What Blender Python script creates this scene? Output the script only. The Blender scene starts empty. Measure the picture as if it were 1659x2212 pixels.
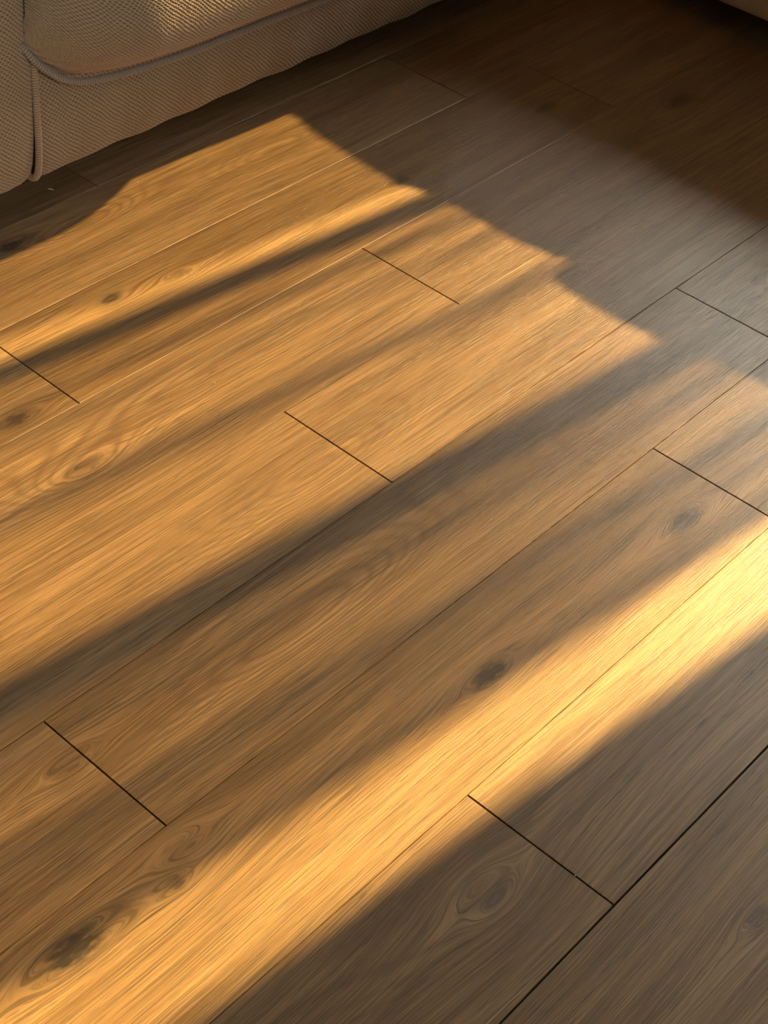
import bpy, bmesh, math, random
import numpy as np
from mathutils import Matrix, Vector
random.seed(7); rng = np.random.default_rng(7)
SC = bpy.context.scene; COL = SC.collection

# ------------------------------------------------------------------ camera
FPX = 3559.95
cd = bpy.data.cameras.new('camera'); cam = bpy.data.objects.new('camera', cd); COL.objects.link(cam)
cd.sensor_fit = 'VERTICAL'; cd.sensor_height = 36.0; cd.sensor_width = 27.0
cd.lens = FPX / 2212.0 * 36.0
cd.clip_start = .05; cd.clip_end = 400
Rm = Matrix(((0.6649047, 0.4639130, -0.5853942), (-0.7424015, 0.4966199, -0.4496762), (0.0821078, 0.7335894, 0.6746146)))
cam.matrix_world = Matrix.Translation((0.0, -1.70106, 1.367215)) @ Rm.to_4x4()
cd.dof.use_dof = True; cd.dof.focus_distance = 1.78; cd.dof.aperture_fstop = 26
SC.camera = cam
SC.view_settings.view_transform = 'Standard'; SC.view_settings.look = 'None'
SC.view_settings.gamma = 1; SC.view_settings.use_curve_mapping = False
SC.view_settings.exposure = 0.36
SC.cycles.use_denoising = True
SC.cycles.transparent_max_bounces = 12
SC.cycles.max_bounces = 6; SC.cycles.diffuse_bounces = 4
SC.cycles.sample_clamp_indirect = 6

# ------------------------------------------------------------------ light: evening sky and low sun
SKY = 33.5; SUN = 27.0; TAN_E = .45; AZ = .13
wd = bpy.data.worlds.new('sky'); SC.world = wd; wd.use_nodes = True
bg = wd.node_tree.nodes['Background']; bg.inputs[0].default_value = (.98, .97, .95, 1); bg.inputs[1].default_value = SKY
sl = bpy.data.lights.new('sun', 'SUN'); sl.energy = SUN; sl.color = (1.0, .625, .205); sl.angle = math.radians(.6)
so = bpy.data.objects.new('sun', sl); COL.objects.link(so)
sd = Vector((1, -AZ, TAN_E)).normalized()
so.rotation_euler = sd.to_track_quat('Z', 'Y').to_euler(); so.location = sd * 12

def portal(name, loc, rot, w, h):                 # sampling aid: tells the renderer where skylight enters (adds no light)
    l = bpy.data.lights.new(name, 'AREA'); l.shape = 'RECTANGLE'; l.size = w; l.size_y = h; l.cycles.is_portal = True
    o = bpy.data.objects.new(name, l); COL.objects.link(o); o.location = loc; o.rotation_euler = rot
portal('skylight_opening', (4.96, -.455, 1.075), (0, math.radians(90), 0), 2.15, 2.47)
portal('skylight_opening', (-.075, -2.70, 1.85), (math.radians(90), 0, 0), 1.05, .7)  # portal of the added fill window

# ------------------------------------------------------------------ helpers
def link(o, parent=None):
    COL.objects.link(o)
    if parent: o.parent = parent
    return o
def mesh_obj(name, V, F, mat, parent=None, smooth=False, uv=None, attrs=None):
    me = bpy.data.meshes.new(name)
    V = np.asarray(V, dtype=np.float32); F = np.asarray(F, dtype=np.int32)
    me.vertices.add(len(V)); me.vertices.foreach_set('co', V.ravel())
    k = F.shape[1]
    me.loops.add(F.size); me.loops.foreach_set('vertex_index', F.ravel())
    me.polygons.add(len(F)); me.polygons.foreach_set('loop_start', np.arange(0, F.size, k, dtype=np.int32))
    me.update(calc_edges=True); me.validate()
    me.polygons.foreach_set('use_smooth', np.full(len(me.polygons), smooth, dtype=bool))
    for n, (dom, typ, val) in (attrs or {}).items():
        a = me.attributes.new(n, typ, dom); a.data.foreach_set('value', np.asarray(val, dtype=np.float32))
    me.materials.append(mat)
    return link(bpy.data.objects.new(name, me), parent)
def bm_obj(name, bm, mat, parent=None, smooth=False):
    me = bpy.data.meshes.new(name); bm.normal_update(); bm.to_mesh(me); bm.free(); me.materials.append(mat)
    if smooth: me.polygons.foreach_set('use_smooth', [True] * len(me.polygons))
    return link(bpy.data.objects.new(name, me), parent)
def add_box(bm, a, b, bev=0, seg=2):
    c = [(a[i] + b[i]) / 2 for i in range(3)]; s = [abs(b[i] - a[i]) for i in range(3)]
    r = bmesh.ops.create_cube(bm, size=1, matrix=Matrix.Translation(c) @ Matrix.Diagonal((*s, 1)))
    if bev:
        es = list({e for v in r['verts'] for e in v.link_edges})
        bmesh.ops.bevel(bm, geom=es, offset=bev, segments=seg, affect='EDGES', profile=.6)
def box(name, a, b, mat, parent=None, bev=0, seg=2, smooth=False):
    bm = bmesh.new(); add_box(bm, a, b, bev, seg); return bm_obj(name, bm, mat, parent, smooth)
def empty(name, loc, label, cat, group=None):
    o = bpy.data.objects.new(name, None); o.location = loc; o.empty_display_size = .1; link(o)
    tag(o, label, cat, group); return o
def tag(o, label, cat, group=None):
    o['label'] = label; o['category'] = cat
    if group: o['group'] = group
    return o
def struct(o): o['kind'] = 'structure'; return o
def smooth1(t): t = np.clip(t, 0, 1); return t * t * (3 - 2 * t)

class N:                                             # tiny expression layer over shader nodes
    def __init__(s, nt, sock): s.nt, s.s = nt, sock
    def _m(s, op, *o):
        n = s.nt.nodes.new('ShaderNodeMath'); n.operation = op
        for i, x in enumerate((s,) + o):
            if isinstance(x, N): s.nt.links.new(x.s, n.inputs[i])
            else: n.inputs[i].default_value = x
        return N(s.nt, n.outputs[0])
    def __add__(a, b): return a._m('ADD', b)
    __radd__ = __add__
    def __sub__(a, b): return a._m('SUBTRACT', b)
    def __mul__(a, b): return a._m('MULTIPLY', b)
    __rmul__ = __mul__
    def __truediv__(a, b): return a._m('DIVIDE', b)
    def __neg__(a): return a * -1.0
    def madd(a, b, c): return a._m('MULTIPLY_ADD', b, c)
    def exp(a): return a._m('EXPONENT')
    def sin(a): return a._m('SINE')
    def abs(a): return a._m('ABSOLUTE')
    def pow(a, b): return a._m('POWER', b)
    def max(a, b): return a._m('MAXIMUM', b)
    def min(a, b): return a._m('MINIMUM', b)
    def ss(a, lo, hi):
        n = a.nt.nodes.new('ShaderNodeMapRange'); n.interpolation_type = 'SMOOTHSTEP'
        a.nt.links.new(a.s, n.inputs[0]); n.inputs[1].default_value = lo; n.inputs[2].default_value = hi
        return N(a.nt, n.outputs[0])
def mat_new(name):
    m = bpy.data.materials.new(name); m.use_nodes = True; return m, m.node_tree, m.node_tree.nodes['Principled BSDF']
def vec(nt, x, y, z=0.0):
    n = nt.nodes.new('ShaderNodeCombineXYZ')
    for i, v in enumerate((x, y, z)):
        if isinstance(v, N): nt.links.new(v.s, n.inputs[i])
        else: n.inputs[i].default_value = v
    return n.outputs[0]
def noise(nt, v, scale=1.0, detail=2.0, rough=.5, dim='3D'):
    n = nt.nodes.new('ShaderNodeTexNoise'); n.noise_dimensions = dim
    n.inputs['Scale'].default_value = scale; n.inputs['Detail'].default_value = detail; n.inputs['Roughness'].default_value = rough
    nt.links.new(v, n.inputs['Vector']); return N(nt, n.outputs[0])
def mixc(nt, f, a, b, mode='MIX'):
    n = nt.nodes.new('ShaderNodeMix'); n.data_type = 'RGBA'; n.blend_type = mode
    if isinstance(f, N): nt.links.new(f.s, n.inputs[0])
    else: n.inputs[0].default_value = f
    for i, c in ((6, a), (7, b)):
        if isinstance(c, tuple): n.inputs[i].default_value = (*c, 1)
        else: nt.links.new(c, n.inputs[i])
    return n.outputs[2]
def plain(name, col, rough=.8, nz=0.0, scale=40):
    m, nt, p = mat_new(name); p.inputs['Roughness'].default_value = rough
    tc = nt.nodes.new('ShaderNodeTexCoord')
    n = noise(nt, tc.outputs['Object'], scale, 3)
    c = mixc(nt, n.ss(.3, .7), tuple(x * (1 - nz) for x in col), tuple(min(1, x * (1 + nz)) for x in col))
    nt.links.new(c, p.inputs['Base Color']); return m

# ------------------------------------------------------------------ wood floor material
def wood_material():
    m, nt, P = mat_new('oak_vinyl_plank')
    tc = nt.nodes.new('ShaderNodeTexCoord'); sx = nt.nodes.new('ShaderNodeSeparateXYZ'); nt.links.new(tc.outputs['Object'], sx.inputs[0])
    x, y = N(nt, sx.outputs[0]), N(nt, sx.outputs[1])
    at = nt.nodes.new('ShaderNodeAttribute'); at.attribute_name = 'seed'; sd = N(nt, at.outputs['Fac'])
    at2 = nt.nodes.new('ShaderNodeAttribute'); at2.attribute_name = 'tone'; tone = N(nt, at2.outputs['Fac'])
    # knots: x, y, radius, darkness, length of the disturbed grain
    KN = [(2.357, -.437, .020, .75, .30), (2.150, -.300, .012, .55, .35), (1.781, -.2925, .011, .6, .35), (1.234, -.233, .013, .75, .35),
          (1.345, -.251, .012, .35, .35), (1.21, -.040, .018, .7, .30), (.968, -.352, .018, .85, .28), (.980, -.480, .020, .25, .35),
          (1.075, -1.050, .017, .95, .30), (1.4515, -1.0595, .018, .95, .27), (.521, -.994, .022, .95, .28), (.669, -.9775, .018, .25, .4),
          (.638, -1.006, .012, .5, .4), (.846, -1.231, .030, .2, .5), (1.02, -1.4415, .013, .4, .3), (.660, -.823, .018, .3, .35)]
    # cathedral swells: x, y, sigma across, stretch, height in rings
    CA = [(1.188, -.681, .030, .22, 7.9), (.982, -.853, .040, .20, 12.1), (1.222, -.445, .024, .14, 5.7), (1.532, -.863, .026, .2, 7.5),
          (1.692, -.099, .022, .22, 6.6), (1.336, -.066, .020, .25, 5.7), (.98, -.482, .022, .3, 6.6), (.846, -1.231, .050, .3, 5.0),
          (1.62, -.45, .03, .12, 4.8), (.50, -.86, .03, .16, 4.8), (.66, -.975, .022, .5, 6.6), (1.75, -.52, .025, .15, 4.4)]
    ph = y
    for (kx, ky, r, dk, st) in KN:
        dx = (x - kx) * st; dy = y - ky
        r2 = dx * dx + dy * dy
        ph = ph + (dy * (-1.1 * r * r)) / (r2 + r * r * .55)
    wob = noise(nt, vec(nt, x * 2.2 + sd * 9.0, y * 9.0, sd * 3.0), 1, 2) - .5
    ph = ph + wob * .016
    fib = noise(nt, vec(nt, x * 30.0, y * 120.0, sd), 1, 1) - .5
    ph = ph + fib * .0012
    # broad streaks along the grain
    xs = x + sd * 17.0
    s1 = noise(nt, vec(nt, xs * 1.6, ph * 26.0, sd * 5.0), 1, 3, .6)
    s2 = noise(nt, vec(nt, xs * 5.0, ph * 150.0, sd * 2.0), 1, 3, .65)
    # rings
    G = ph * 62.0 + (noise(nt, vec(nt, xs * 1.3, y * 7.0, sd * 11.0), 1, 1.5) - .5) * 5.0
    for (kx, ky, sg, st, h) in CA:
        dx = (x - kx) * st; dy = y - ky
        G = G + ((dx * dx + dy * dy) * (-1.0 / (2 * sg * sg))).exp() * h
    ring = (G * 6.2832 + s2 * 1.5).sin() * .5 + .5
    ring = ring.pow(2.2)
    ringm = noise(nt, vec(nt, xs * 2.0, y * 10.0, sd * 4.0), 1, 1).ss(.42, .66) * .45
    for (kx, ky, sg, st, h) in CA[:8]:
        dx = (x - kx) * st; dy = y - ky
        ringm = ringm + ((dx * dx + dy * dy) * (-1.0 / (3.2 * sg * sg))).exp() * .7
    ringm = ringm.min(1.0)
    # pores and fine scratches embossed in the plank
    po = noise(nt, vec(nt, xs * 24.0, ph * 620.0, sd), 1, 2, .6)
    pore = po.ss(.56, .70)
    po2 = noise(nt, vec(nt, xs * 42.0, ph * 1100.0, sd + 3.0), 1, 1, .5)
    fine = po2.ss(.5, .72)
    pz = noise(nt, vec(nt, xs * 4.0, ph * 30.0, sd + 9.0), 1, 2).ss(.35, .62)
    ln = noise(nt, vec(nt, xs * 7.0 + wob * 3.0, ph * 600.0, sd + 5.0), 1, 2.5, .6)
    lnd = ln.ss(.46, .64)
    lnl = (-ln + 1.0).ss(.54, .70)
    # dark knots
    kd = None
    kn = noise(nt, vec(nt, x * 60.0, y * 170.0, 2.0), 1, 3, .6)
    for (kx, ky, r, dk, st) in KN:
        dx = (x - kx) * (st + .18); dy = y - ky
        g = (((dx * dx + dy * dy) / (-.62 * r * r)).exp() * dk)
        kd = g if kd is None else kd + g
    kd = (kd * (kn * 3.2 - .25)).max(0.0).min(1.0)
    # a few cracks (short dark lines): x, y, half length, slope
    for (cx_, cy_, hl, sl_) in ((1.93, -.100, .035, .05), (1.205, -1.047, .03, -.03), (2.27, -.36, .03, .12), (.60, -1.018, .045, -.06), (1.12, -1.04, .012, 0.0), (1.015, -1.436, .02, -.1), (1.223, -.447, .006, 0.)):
        dx = x - cx_; dy = (y - cy_) - dx * sl_
        g = ((dx * dx) * (-1 / (hl * hl)) + (dy * dy) * (-1 / .0013 ** 2)).exp() * .75
        kd = kd.max(g)
    LT = (.375, .236, .116); MD = (.225, .134, .062); DK = (.056, .036, .018)
    c = mixc(nt, s1.ss(.28, .72), MD, LT)
    c = mixc(nt, s2.ss(.42, .78) * .42, c, DK)
    c = mixc(nt, lnd * .52, c, DK)
    c = mixc(nt, lnl * .30, c, (.52, .35, .20))
    c = mixc(nt, ring * ringm * .62, c, (.13, .072, .034))
    c = mixc(nt, pore * (pz * .6 + .22), c, DK)
    c = mixc(nt, fine * .28, c, (.10, .065, .04))
    c = mixc(nt, kd * 1.0, c, (.050, .034, .024))
    hv = nt.nodes.new('ShaderNodeHueSaturation'); nt.links.new(c, hv.inputs['Color'])
    nt.links.new((tone * 1.0).s, hv.inputs['Value'])
    nt.links.new(((tone - 1.0) * -.3 + 1.0).s, hv.inputs['Saturation'])
    nt.links.new(hv.outputs[0], P.inputs['Base Color'])
    rg = (s1 * .08 + .33) + pore * .14
    nt.links.new(rg.s, P.inputs['Roughness'])
    P.inputs['Specular IOR Level'].default_value = .85; P.inputs['Coat Weight'].default_value = .42; P.inputs['Coat Roughness'].default_value = .34
    hgt = lnd * (-.5) + pore * (-1.0) * (pz * .6 + .4) - fine * .45 + (ring * ringm) * -.35 + (noise(nt, tc.outputs['Object'], 420, 1) * .25)
    b = nt.nodes.new('ShaderNodeBump'); b.inputs['Strength'].default_value = 1.0; b.inputs['Distance'].default_value = .00021
    nt.links.new(hgt.s, b.inputs['Height']); nt.links.new(b.outputs[0], P.inputs['Normal'])
    return m
M_WOOD = wood_material()
M_DARK = plain('subfloor_dark', (.012, .008, .006), .9)
M_WALL = plain('warm_white_paint', (.24, .205, .17), .85, .02)
M_CEIL = plain('ceiling_paint', (.30, .28, .25), .9, .02)
M_FRAME = plain('window_frame_white', (.55, .55, .54), .5, .02)
M_TERR = plain('terrace_stone', (.16, .14, .12), .9, .2, 3)
M_LEG = plain('sofa_foot_black', (.02, .018, .016), .5, .1)

# ------------------------------------------------------------------ floor: real planks with bevelled edges
W = .19; Y_TOP = 1.14; XMIN, XMAX = -1.6, 4.8; YMIN = -2.61
JX = {-1: 1.412, 0: 2.069, 1: 1.051, 2: 1.594, 3: 1.235, 4: .678, 5: 1.538, 6: .926, 7: 1.93}
# gap width of the seam on the upper (+Y) side of each row; end gap
SEAM = {0: .0003, 1: .0002, 2: .0002, 3: .0003, 4: .0008, 5: .0006, 6: .0006, 7: .0019}
def build_floor():
    V, F, S, T = [], [], [], []
    r0 = int(math.floor(-Y_TOP / W)); r1 = int(math.ceil(-YMIN / W))
    for r in range(r0, r1):
        yt = -r * W; yb = yt - W
        st = JX.get(r, (r * .437) % 1.1915)
        xs = []; k = math.floor((XMIN - st) / 1.1915)
        x = st + k * 1.1915
        while x < XMAX: xs.append(x); x += 1.1915
        xs.append(x)
        for a, b in zip(xs[:-1], xs[1:]):
            rr = np.random.default_rng(int((r + 50) * 97 + round(a * 10) * 13 + 5))
            seed = rr.random() * 10; tone = .93 + rr.random() * .16
            ge = .0009
            x0, x1 = max(a, XMIN - .01) + ge, min(b, XMAX + .01) - ge
            y1 = yt - SEAM.get(r, .0004) / 2; y0 = yb + SEAM.get(r + 1, .0004) / 2
            dz = (rr.random() - .5) * .0002
            bx, by, bz = .0004, (.0006 if r in (0, 1, 2) else .00045), .00045
            i = len(V)
            for (px, py, pz) in ((x0, y0, -.004), (x1, y0, -.004), (x1, y1, -.004), (x0, y1, -.004),
                                 (x0, y0, -bz + dz), (x1, y0, -bz + dz), (x1, y1, -bz + dz), (x0, y1, -bz + dz),
                                 (x0 + bx, y0 + by, dz), (x1 - bx, y0 + by, dz), (x1 - bx, y1 - by, dz), (x0 + bx, y1 - by, dz)):
                V.append((px, py, pz))
            fs = [(8, 9, 10, 11)]
            for q in range(4):
                n_ = (q + 1) % 4
                fs += [(q, n_, 4 + n_, 4 + q), (4 + q, 4 + n_, 8 + n_, 8 + q)]
            fs.append((3, 2, 1, 0))
            for n_, f in enumerate(fs):
                F.append([i + j for j in f]); S.append(seed)
                # worn pale core on the edges of a few seams (fs: top, then side / bevel pairs for -Y, +X, +Y, -X)
                pale = (n_ in (1, 2) and r in (0, 1) and a < 2) or (n_ in (5, 6) and r in (1, 2) and a < 2)
                T.append(1.65 if pale else tone)
    o = mesh_obj('floor', V, F, M_WOOD, attrs={'seed': ('FACE', 'FLOAT', S), 'tone': ('FACE', 'FLOAT', T)})
    struct(o)
    sub = box('trim_subfloor', (XMIN - .2, YMIN - .4, -.06), (XMAX + .2, Y_TOP + .3, -.004), M_DARK); struct(sub)
build_floor()

# ------------------------------------------------------------------ room shell
RX0, RX1, RY0, RY1, RH = -1.6, 4.8, -2.6, 1.1, 2.5
struct(box('wall_back', (RX0 - .1, RY1, -.05), (RX1 + .2, RY1 + .1, RH), M_WALL))
bm = bmesh.new()                          # front wall (behind the camera) with a small high opening added for fill light
FX0, FX1, FZ0, FZ1 = -.6, .45, 1.60, 2.10
add_box(bm, (RX0 - .1, RY0 - .1, -.05), (FX0, RY0, RH)); add_box(bm, (FX1, RY0 - .1, -.05), (RX1 + .2, RY0, RH))
add_box(bm, (FX0, RY0 - .1, -.05), (FX1, RY0, FZ0)); add_box(bm, (FX0, RY0 - .1, FZ1), (FX1, RY0, RH))
struct(bm_obj('wall_front', bm, M_WALL))
struct(box('wall_left', (RX0 - .1, RY0, -.05), (RX0, RY1, RH), M_WALL))
struct(box('ceiling', (RX0 - .1, RY0 - .1, RH), (RX1 + .2, RY1 + .1, RH + .1), M_CEIL))
WY0, WY1, WZ = -1.690, .78, 2.15         # window opening in the right wall
bm = bmesh.new()
add_box(bm, (RX1, RY0, -.05), (RX1 + .16, WY0, RH)); add_box(bm, (RX1, WY1, -.05), (RX1 + .16, RY1, RH)); add_box(bm, (RX1, WY0, WZ), (RX1 + .16, WY1, RH))
struct(bm_obj('wall_right', bm, M_WALL))
# sliding glass door: frame, stiles and panes
off = -AZ * (RX1 + .08)                   # where a floor line c = y + .13 x meets the glass
wf = bpy.data.objects.new('window_1', None); wf.location = (RX1 + .08, (WY0 + WY1) / 2, 0); link(wf); struct(wf)
def wpart(name, y0, y1, z0, z1, mat=M_FRAME, x0=-.03, x1=.03):
    cy = (WY0 + WY1) / 2
    return box(name, (x0, y0 - cy, z0), (x1, y1 - cy, z1), mat, wf, .003, 1)
wpart('head_rail', WY0, WY1, WZ - .05, WZ); wpart('sill_rail', WY0, WY1, 0, .06)
cst = [(-.158 + off, -.112 + off), (-.660 + off, -.592 + off), (.34 + off, .395 + off), (.85 + off, .905 + off)]
for a, b in cst: wpart('stile', a, b, .05, WZ - .04)
def glass_mat():
    m, nt, P = mat_new('window_glass'); nt.nodes.remove(P)
    out = [n for n in nt.nodes if n.type == 'OUTPUT_MATERIAL'][0]
    t = nt.nodes.new('ShaderNodeBsdfTransparent'); t.inputs[0].default_value = (.95, .97, .96, 1)
    g = nt.nodes.new('ShaderNodeBsdfGlossy'); g.inputs['Roughness'].default_value = .02
    fr = nt.nodes.new('ShaderNodeFresnel'); fr.inputs[0].default_value = 1.45
    mx = nt.nodes.new('ShaderNodeMixShader')
    nt.links.new(fr.outputs[0], mx.inputs[0]); nt.links.new(t.outputs[0], mx.inputs[1]); nt.links.new(g.outputs[0], mx.inputs[2])
    nt.links.new(mx.outputs[0], out.inputs[0]); return m
M_GLASS = glass_mat()
edges = [WY0] + [v for ab in sorted(cst) for v in ab] + [WY1]
for a, b in zip(edges[0::2], edges[1::2]): wpart('pane', a, b, .06, WZ - .05, M_GLASS, -.002, .002)
w2 = bpy.data.objects.new('added_fill_window', None); w2.location = ((FX0 + FX1) / 2, RY0 - .05, FZ0); link(w2); struct(w2)  # unseen window, added to brighten the sofa front and shadows
hw = (FX1 - FX0) / 2; hh = FZ1 - FZ0
for nm, a, b in (('sill_rail', (-hw, -.03, 0), (hw, .03, .05)), ('head_rail', (-hw, -.03, hh - .05), (hw, .03, hh)), ('stile', (-hw, -.03, .04), (-hw + .05, .03, hh - .04)), ('stile', (hw - .05, -.03, .04), (hw, .03, hh - .04))):
    box(nm, a, b, M_FRAME, w2, .003, 1)
box('pane', (-hw + .05, -.002, .05), (hw - .05, .002, hh - .05), M_GLASS, w2)
struct(box('trim_terrace', (RX1 + .16, -12, -.16), (30, 12, -.06), M_TERR))

# ------------------------------------------------------------------ sheer curtains
def sheer_mat(name, dens, glow=.16, tint=(1.0, .95, .86)):
    m, nt, P = mat_new(name); nt.nodes.remove(P)
    out = [n for n in nt.nodes if n.type == 'OUTPUT_MATERIAL'][0]
    ge = nt.nodes.new('ShaderNodeNewGeometry'); dp = nt.nodes.new('ShaderNodeVectorMath'); dp.operation = 'DOT_PRODUCT'
    nt.links.new(ge.outputs['Normal'], dp.inputs[0]); nt.links.new(ge.outputs['Incoming'], dp.inputs[1])
    cs = N(nt, dp.outputs['Value']).abs().max(.06)
    tr = ((cs.pow(-1.0)) * (-dens)).exp()           # open weave: denser the more the cloth turns edge-on
    t = nt.nodes.new('ShaderNodeBsdfTransparent'); t.inputs[0].default_value = (*tint, 1)
    d = nt.nodes.new('ShaderNodeBsdfTranslucent'); d.inputs[0].default_value = (glow, glow * .93, glow * .85, 1)
    d2 = nt.nodes.new('ShaderNodeBsdfDiffuse'); d2.inputs[0].default_value = (.5, .49, .47, 1)
    ml = nt.nodes.new('ShaderNodeMixShader'); ml.inputs[0].default_value = .5
    nt.links.new(d.outputs[0], ml.inputs[1]); nt.links.new(d2.outputs[0], ml.inputs[2])
    mx = nt.nodes.new('ShaderNodeMixShader')
    nt.links.new(tr.s, mx.inputs[0]); nt.links.new(ml.outputs[0], mx.inputs[1]); nt.links.new(t.outputs[0], mx.inputs[2])
    nt.links.new(mx.outputs[0], out.inputs[0]); return m
XC = 4.70; offc = -AZ * XC
def curtain(name, c0, c1, dens, folds, amp, wl, mat, label, ph=0.0):
    """c0..c1 in floor-line units; folds = [(c, sigma, depth)]"""
    t = empty(name, (XC, (c0 + c1) / 2 + offc, 2.3), label, 'curtain', None)
    ys = np.linspace(c0, c1, 420); nz = 10; zs = np.linspace(.02, 2.28, nz)
    x = np.zeros_like(ys)
    w = ys / wl + .35 * np.sin(ys * 7.1 + ph)
    x += amp * np.sin(2 * np.pi * w + ph) * (.6 + .4 * np.sin(ys * 11 + ph))
    for (fc, sg, dp_) in folds: x += dp_ * np.exp(-((ys - fc) / sg) ** 2)
    V = []; F = []
    for j, z in enumerate(zs):
        for i in range(len(ys)): V.append((x[i] * (1 - .25 * z / 2.3), ys[i] - (c0 + c1) / 2, z - 2.3))
    n = len(ys)
    for j in range(nz - 1):
        for i in range(n - 1): F.append((j * n + i, j * n + i + 1, (j + 1) * n + i + 1, (j + 1) * n + i))
    mesh_obj('sheer_panel', V, F, mat, t, smooth=True)
    return t
M_SH1 = sheer_mat('cream_sheer_open', .90); M_SH2 = sheer_mat('cream_sheer_mid', .60); M_SH3 = sheer_mat('cream_sheer_dense', 1.25)
curtain('sheer_curtain', -.077, 1.38, .6, [(.02, .02, .01)], .006, .12, M_SH1, 'cream sheer curtain panel over the window pane nearest the corner')
curtain('sheer_curtain', -.596, -.160, .6, [(-.382, .012, .085), (-.264, .012, .036), (-.201, .009, .060), (-.50, .03, .010)], .004, .10, M_SH2, 'cream sheer curtain panel between two window stiles', 1.3)
curtain('sheer_curtain', -.937, -.662, .8, [(-.917, .016, .05), (-.835, .030, .075), (-.70, .013, .045), (-.755, .02, .010)], .005, .09, M_SH3, 'denser gathered cream sheer curtain panel, furthest from the corner', 2.0)
rod = empty('curtain_rod', (XC, 0, 2.32), 'thin white rod carrying the sheer curtains', 'curtain rod')
bm = bmesh.new(); bmesh.ops.create_cone(bm, cap_ends=True, segments=16, radius1=.011, radius2=.011, depth=2.9, matrix=Matrix.Translation((0, -.35, 0)) @ Matrix.Rotation(math.pi / 2, 4, 'X'))
bm_obj('pole', bm, M_FRAME, rod, True)
for yy in (-1.74, .9):
    box('bracket', (-.01, yy - .012, -.012), (.10, yy + .012, .012), M_FRAME, rod, .003, 1)

# ------------------------------------------------------------------ fabric
def fabric_mat(name, light, dark):
    m, nt, P = mat_new(name)
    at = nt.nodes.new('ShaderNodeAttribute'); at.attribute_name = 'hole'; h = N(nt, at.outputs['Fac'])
    tc = nt.nodes.new('ShaderNodeTexCoord')
    n1 = noise(nt, tc.outputs['Object'], 900, 2); n2 = noise(nt, tc.outputs['Object'], 260, 2)
    c = mixc(nt, n2.ss(.3, .7) * .35, light, tuple(v * .72 for v in light))
    c = mixc(nt, h * .9, c, dark)  # recess shade painted into the colour at knit holes and piping grooves
    nt.links.new(c, P.inputs['Base Color']); P.inputs['Roughness'].default_value = .85
    P.inputs['Sheen Weight'].default_value = .25; P.inputs['Specular IOR Level'].default_value = .3
    b = nt.nodes.new('ShaderNodeBump'); b.inputs['Strength'].default_value = .8; b.inputs['Distance'].default_value = .0005
    nt.links.new(n1.s, b.inputs['Height']); nt.links.new(b.outputs[0], P.inputs['Normal'])
    return m
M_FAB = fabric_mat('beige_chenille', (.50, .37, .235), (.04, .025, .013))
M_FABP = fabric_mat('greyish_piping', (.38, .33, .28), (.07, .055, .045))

def weave(U, Vv):
    """height 0..1 of a chunky knit with staggered holes, and hole mask; U, V in metres"""
    a, r = .0078, .0039
    wu = U + .0010 * np.sin(Vv * 90 + U * 31) + .0007 * np.sin(U * 160) + Vv * .12
    wv = Vv + .0008 * np.sin(U * 75 + 1.0) + .0005 * np.sin(Vv * 210 + U * 60)
    row = np.floor(wv / r); best = np.full(U.shape, 9.0)
    for dr in (-1, 0, 1, 2):
        rw = row + dr; cu = (rw % 2) * a / 2
        du = (wu - cu) - np.round((wu - cu) / a) * a; dv = wv - rw * r
        best = np.minimum(best, ((du + dv * .45) / .0017) ** 2 + (dv / .00125) ** 2)
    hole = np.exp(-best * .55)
    rib = .5 + .5 * np.sin((wu / a * 2 + wv / r) * np.pi)      # diagonal twist of the yarn
    h = 1 - 1.25 * hole + .14 * rib
    return h, hole
def cloth(name, fn, u0, u1, v0, v1, step, mat, parent, amp=.0019, fine=True, closed_v=False):
    nu = max(2, int((u1 - u0) / step) + 1); nv = max(2, int((v1 - v0) / step) + 1)
    U, Vv = np.meshgrid(np.linspace(u0, u1, nu), np.linspace(v0, v1, nv))
    X, Y, Z = fn(U, Vv)
    P = np.stack([X, Y, Z], -1)
    du = np.gradient(P, axis=1); dv = np.gradient(P, axis=0); nrm = np.cross(du, dv)
    nrm /= np.linalg.norm(nrm, axis=-1, keepdims=True) + 1e-12
    h, hole = weave(U, Vv)
    if fine:
        h = h + (rng.random(h.shape) - .5) * .50
        P = P + nrm * (amp * (h - 1))[..., None]
    idx = np.arange(nu * nv).reshape(nv, nu)
    F = np.stack([idx[:-1, :-1], idx[:-1, 1:], idx[1:, 1:], idx[1:, :-1]], -1).reshape(-1, 4)
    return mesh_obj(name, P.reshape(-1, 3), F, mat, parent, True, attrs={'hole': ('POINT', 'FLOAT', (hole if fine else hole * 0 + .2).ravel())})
def interp(pts):
    a = np.array(pts, float)
    # smooth monotone-ish interpolation by dense linear + box smoothing
    def f(t, col):
        tt = np.linspace(a[0, 0], a[-1, 0], 400); v = np.interp(tt, a[:, 0], a[:, col])
        k = np.ones(21) / 21; vp = np.pad(v, 10, mode='edge'); vs = np.convolve(vp, k, 'valid'); vs[0] = v[0]; vs[-1] = v[-1]
        return np.interp(t, tt, vs)
    return f
def prof(pts):
    """profile polyline [(y,z)...] -> arclength parametrised smooth functions and total length"""
    a = np.array(pts, float); s = np.r_[0, np.cumsum(np.hypot(*np.diff(a, axis=0).T))]
    fy = interp(np.c_[s, a[:, 0]]); fz = interp(np.c_[s, a[:, 1]])
    return (lambda t: fy(t, 1)), (lambda t: fz(t, 1)), s[-1]

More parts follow.
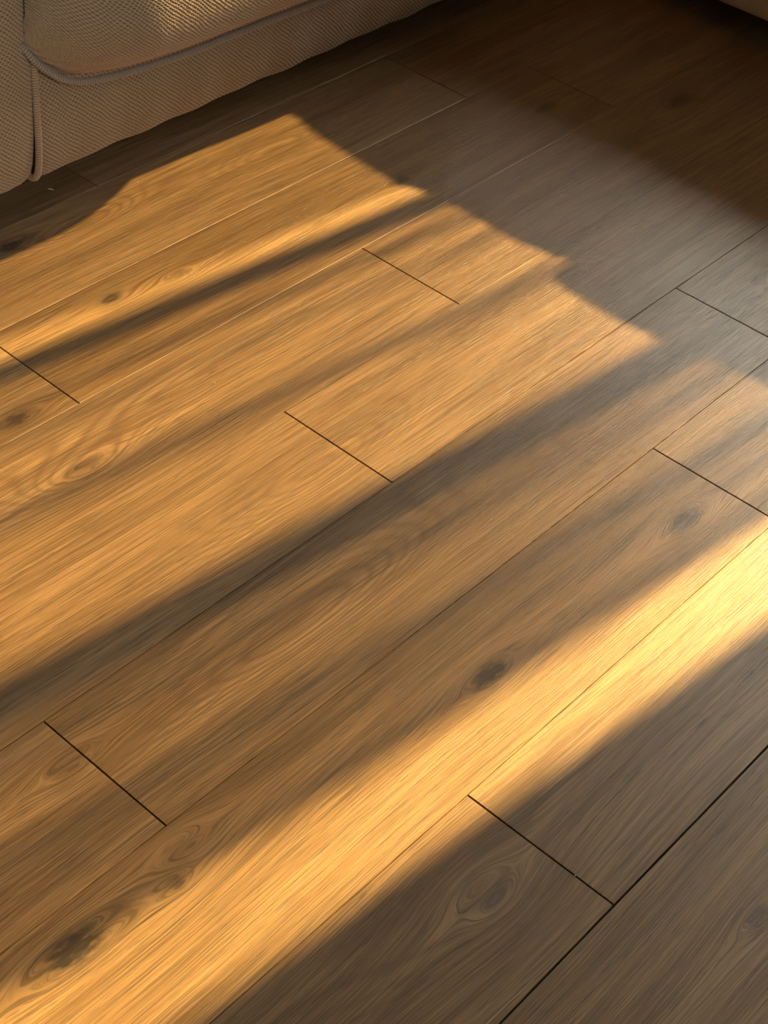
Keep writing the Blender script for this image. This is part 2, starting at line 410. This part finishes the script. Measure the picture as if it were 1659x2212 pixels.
def ribbed_tube(name, path, rad, mat, parent, rib=.0035, seg=14, step=.0009, amp=.16):
    p = np.array(path, float); s = np.r_[0, np.cumsum(np.linalg.norm(np.diff(p, axis=0), axis=1))]
    n = int(s[-1] / step); t = np.linspace(0, s[-1], n)
    k = np.ones(31) / 31
    C_ = []
    for c in range(3):
        v = np.interp(t, s, p[:, c]); vp = np.pad(v, 15, mode='edge'); C_.append(np.convolve(vp, k, 'valid'))
    c = np.stack(C_, 1); tg = np.gradient(c, axis=0); tg /= np.linalg.norm(tg, axis=1)[:, None]
    up = np.array([.02, -1, .03]); a = np.cross(tg, up); a /= np.linalg.norm(a, axis=1)[:, None]; b = np.cross(a, tg)
    an = np.linspace(0, 2 * np.pi, seg, endpoint=False)
    rr = rad * (1 + amp * np.sin(2 * np.pi * t[:, None] / rib + an[None, :] * 1.0))
    P = c[:, None, :] + rr[..., None] * (a[:, None, :] * np.cos(an)[None, :, None] + b[:, None, :] * np.sin(an)[None, :, None])
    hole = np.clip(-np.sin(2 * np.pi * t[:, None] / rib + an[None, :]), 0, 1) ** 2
    idx = np.arange(n * seg).reshape(n, seg); nx = np.roll(idx, -1, axis=1)
    F = np.stack([idx[:-1], nx[:-1], nx[1:], idx[1:]], -1).reshape(-1, 4)
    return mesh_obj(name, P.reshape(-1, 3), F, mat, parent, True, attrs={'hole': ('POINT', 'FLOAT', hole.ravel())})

# ------------------------------------------------------------------ the sofa along the wall (top left)
SOX0, SOX1 = .97, 2.55; XA = 1.290            # XA: seam between arm and seat base
sofa = empty('sofa', (2.1, .45, 0), 'beige knitted-fabric sofa along the top left, arm, seat cushion and base above the wooden floor', 'sofa', None)
def loc(fn):                                     # world -> sofa local
    def g(U, V):
        X, Y, Z = fn(U, V); return X - 2.1, Y - .45, Z
    return g
# base front panel: z .06 -> .30, gently bulged, tucked under the cushion
by, bz, bl = prof([(.012, .066), (.002, .060), (-.007, .064), (-.016, .085), (-.023, .12), (-.026, .16), (-.026, .20), (-.020, .24), (-.010, .30)])
def base_fn(U, V):
    y = by(V); z = bz(V)
    e = np.exp(-np.clip(U - XA, 0, 9) / .014)
    wv = .0012 * np.sin(U * 23) * smooth1((.14 - V) / .1) + .0015 * np.sin(U * 61 + 1)
    return U, y + e * .008 + wv, z + .0008 * np.sin(U * 41) * smooth1((.05 - V) / .05)
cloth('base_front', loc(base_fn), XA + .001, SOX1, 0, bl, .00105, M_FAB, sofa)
bm = bmesh.new(); add_box(bm, (XA - 2.1, .012 - .45, .066), (SOX1 - 2.1, .85 - .45, .29), .006); add_box(bm, (2.40 - 2.1, -.012 - .45, .075), (SOX1 - 2.1, .1 - .45, .30), .012)
bm_obj('base_body', bm, M_FAB, sofa)
# arm front face
ay, az, al = prof([(.02, .070), (.004, .058), (-.010, .062), (-.022, .09), (-.030, .14), (-.034, .22), (-.036, .34), (-.036, .50), (-.030, .58), (-.005, .615), (.06, .63)])
def arm_fn(U, V):
    y = ay(V); z = az(V)
    t = np.clip((XA - .004 - U) / .05, 0, 1); t2 = np.clip((U - SOX0) / .05, 0, 1)
    rnd = (1 - np.sqrt(1 - (1 - t) ** 2)) * .016 + (1 - np.sqrt(1 - (1 - t2) ** 2)) * .03
    pk = .0020 * np.sin((U * .9 + V * .4) * 260) * smooth1((.05 - V) / .05)
    return U, y + rnd + pk, z
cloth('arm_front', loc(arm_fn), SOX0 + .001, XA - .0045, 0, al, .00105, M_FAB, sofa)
bm = bmesh.new(); add_box(bm, (SOX0 - 2.1, .03 - .45, .07), (XA - .012 - 2.1, .85 - .45, .62), .03, 4)
bm_obj('arm', bm, M_FAB, sofa, True)
ribbed_tube('arm_piping', [(XA - 2.1 - .003, y - .45, z) for (y, z) in ((.010, .068), (-.004, .064), (-.014, .070), (-.021, .09), (-.024, .12), (-.025, .2), (-.025, .3), (-.025, .42), (-.022, .55), (0, .6))], .0050, M_FAB, sofa, .0040, amp=.10)
# seat cushions: lower seam path read along x
SEAM_Z = np.array([(1.262, .300), (1.271, .283), (1.280, .267), (1.2966, .2514), (1.3157, .2345), (1.344, .2201), (1.373, .2131), (1.42, .2059), (1.473, .2008), (1.527, .1972), (1.583, .1955), (1.641, .1955), (1.72, .1945), (1.813, .1926), (1.93, .189), (1.985, .192), (2.01, .215), (2.023, .26)])
def seat_cushion(x0, x1, bulge, seam, label=None):
    px = [(-.026, 0), (-.042, .008), (-.070, .024), (-.104, .050), (-.131, .080), (-.144, .115), (-.147, .150), (-.144, .190), (-.130, .230), (-.105, .262), (-.06, .282), (.0, .292), (.1, .30), (.30, .305)]
    px = [(-.026 + (y + .026) * bulge, z) for y, z in px]
    cy, cz, cl = prof(px)
    def fn(U, V):
        zs = np.interp(U, seam[:, 0], seam[:, 1])
        y = cy(V); z = cz(V)
        xx = U
        # round the sides: near the ends the bulge relaxes back to the seam plane
        e0 = np.clip((U - x0) / .15, 0, 1); e1 = np.clip((x1 - U) / .12, 0, 1)
        k = np.sqrt(np.clip(1 - (1 - e0) ** 2, 0, 1)) * np.sqrt(np.clip(1 - (1 - e1) ** 2.4, 0, 1))
        k = .10 + .90 * k
        yy = -.026 + (y + .026) * np.where(y < 0, k, 1)
        # soft pleats running out of the corner
        an = np.arctan2(z + .01, np.maximum(U - x0, 0) + .02)
        rd = np.hypot(U - x0, z)
        yy = yy + .0022 * np.sin(an * 26) * np.exp(-(rd / .11) ** 2) + .0060 * -np.cos(2 * np.pi * (U - 1.36) / .54) * smooth1(z / .1) * smooth1((U - x0) / .15)
        top = .475 + 0 * U
        zz = zs + z * (top - zs) / .305
        return xx, yy, zz
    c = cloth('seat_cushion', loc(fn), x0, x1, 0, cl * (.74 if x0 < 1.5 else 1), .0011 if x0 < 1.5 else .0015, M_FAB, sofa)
    return c
c1 = seat_cushion(1.268, 2.023, 1.0, SEAM_Z)
seam2 = np.array([(2.033, .26), (2.048, .215), (2.078, .192), (2.2, .189), (2.42, .189), (2.50, .2), (2.53, .26)])
c2 = seat_cushion(2.033, 2.535, .74, seam2)
pth = [(x - 2.1, (-.047 + .019 * math.exp(-max(x - 1.262, 0) / .02)) - .45, z - .003) for x, z in SEAM_Z]
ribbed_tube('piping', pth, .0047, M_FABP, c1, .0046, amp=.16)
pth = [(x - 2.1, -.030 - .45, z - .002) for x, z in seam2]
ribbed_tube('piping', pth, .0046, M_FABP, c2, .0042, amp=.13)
box('cushion_top', (1.295 - 2.1, .06 - .45, .30), (2.018 - 2.1, .62 - .45, .474), M_FAB, c1, .03, 4, True)
box('cushion_top', (2.038 - 2.1, .06 - .45, .30), (2.53 - 2.1, .62 - .45, .474), M_FAB, c2, .03, 4, True)
box('backrest', (XA - 2.1, .60 - .45, .28), (SOX1 - 2.1, .86 - .45, .86), M_FAB, sofa, .07, 5, True)
box('under_seat_light_block', (1.06 - 2.1, .11 - .45, .014), (2.5 - 2.1, .80 - .45, .10), M_LEG, sofa)  # unseen dark box added to keep light out from under the sofa
for fx in (1.06, 2.46):
    for fy in (.06, .83):
        bm = bmesh.new(); bmesh.ops.create_cone(bm, cap_ends=True, segments=20, radius1=.018, radius2=.024, depth=.07, matrix=Matrix.Translation((fx - 2.1, fy - .45, .035)))
        bm_obj('foot', bm, M_LEG, sofa, True)

# ------------------------------------------------------------------ second, backless seat unit (top right): its top edge cuts the sunbeam
XF = 2.62; XT = 2.70
s2 = empty('sofa', (3.0, -.95, 0), 'dim grey-beige sofa section across the far top right corner, only its lower front edge showing', 'sofa', None)
def l2(a): return (a[0] - 3.0, a[1] + .95, a[2])
box('base', l2((XF, -1.95, .06)), l2((3.38, .95, .30)), M_FAB, s2, .012, 3, True)
def top_edge(yo):
    """height of the cushion edge so that the light patch ends where it does on the floor"""
    yg = np.array([.3, -.03, -.107, -.195, -.299, -.33, -.414, -.52, -.570, -.596, -.606, -.618, -.650, -.746, -.819, -.883, -.984, -1.3])
    xt = np.array([1.80, 1.80, 1.780, 1.773, 1.767, 1.782, 1.789, 1.784, 1.796, 1.850, 1.840, 1.750, 1.739, 1.736, 1.743, 1.757, 1.769, 1.77])
    yo_ = yg - AZ * (XT - xt); zz = (XT - xt) * TAN_E
    o = np.argsort(yo_); return np.interp(yo, yo_[o], zz[o])
def seat2(y0, y1):
    ys = np.linspace(y0, y1, 160); V = []; F = []
    pr = [(-.075, .30), (-.082, .33), (-.075, .36), (-.05, .385), (-.022, .398), (0, None), (.03, -.004), (.12, -.012), (.4, -.014), (.62, -.016), (.655, -.05), (.66, -.10)]
    for y in ys:
        zt = float(top_edge(y)); e = min(1, (y - y0) / .006, (y1 - y) / .006); e = math.sqrt(max(0, 1 - (1 - e) ** 2))
        for q, (dx, z) in enumerate(pr):
            if z is None: zz = zt
            elif q > 5: zz = zt + z
            else: zz = z * 1.0 if z < zt - .004 else zt - .004
            zz = .29 + (zz - .29) * (.90 + .10 * e)
            V.append(l2((XT + dx, y, zz)))
    n = len(pr)
    for i in range(len(ys) - 1):
        for q in range(n - 1): F.append((i * n + q, (i + 1) * n + q, (i + 1) * n + q + 1, i * n + q + 1))
    return V, F
for (a, b) in ((-1.95, -.7285), (-.7275, .95)):
    V, F = seat2(a, b)
    o = mesh_obj('seat_cushion', V, F, M_FAB, s2, True)
box('under_seat_light_block', l2((XF + .10, -1.86, .014)), l2((3.30, .86, .10)), M_LEG, s2)  # added dark box, stops window light showing through the gap below
for fx in (2.67, 3.34):
    for fy in (-1.91, .91):
        bm = bmesh.new(); bmesh.ops.create_cone(bm, cap_ends=True, segments=20, radius1=.018, radius2=.024, depth=.07, matrix=Matrix.Translation((fx - 3.0, fy + .95, .035)))
        bm_obj('foot', bm, M_LEG, s2, True)

# ------------------------------------------------------------------ bits of lint and crumbs on the floor
M_LINT = plain('pale_lint', (.75, .68, .55), .9, .1)
def lint(x, y, pts, r, label, name='lint', cat='lint'):
    bm = bmesh.new(); prev = None
    P_ = [Vector(p) for p in pts]
    for i, p in enumerate(P_):
        t = (P_[min(i + 1, len(P_) - 1)] - P_[max(i - 1, 0)]).normalized(); a = t.cross(Vector((0, 0, 1))); a = a.normalized() if a.length > 1e-6 else Vector((1, 0, 0)); b = t.cross(a)
        rr = r * (.6 if i in (0, len(P_) - 1) else 1)
        ring = [bm.verts.new(p + (a * math.cos(k * math.pi / 3) + b * math.sin(k * math.pi / 3)) * rr) for k in range(6)]
        if prev:
            for k in range(6): bm.faces.new((prev[k], prev[(k + 1) % 6], ring[(k + 1) % 6], ring[k]))
        else: bm.faces.new(ring[::-1])
        prev = ring
    bm.faces.new(prev)
    o = bm_obj(name, bm, M_LINT, None, True); o.location = (x, y, r * .9); tag(o, label, cat); return o
lint(1.352, .038, [(-.003, .004, 0), (-.001, .002, .0006), (.001, -.001, .0005), (.002, -.004, 0)], .0007, 'tiny pale curl of lint in the dark under the left end of the sofa')
lint(.9253, -1.2815, [(-.0012, .0003, 0), (0, 0, .0004), (.0012, -.0003, 0)], .0007, 'tiny white crumb lodged in the plank end joint at lower right', 'crumb', 'crumb')
lint(1.2086, -.4669, [(-.001, 0, 0), (0, 0, .0003), (.001, .0002, 0)], .0006, 'pale speck on the sunlit plank, left of centre', 'crumb', 'crumb')
lint(1.4639, -.0314, [(-.001, 0, 0), (0, 0, .0003), (.001, .0002, 0)], .0006, 'bright speck at the kinked edge of the sunlight near the sofa', 'crumb', 'crumb')
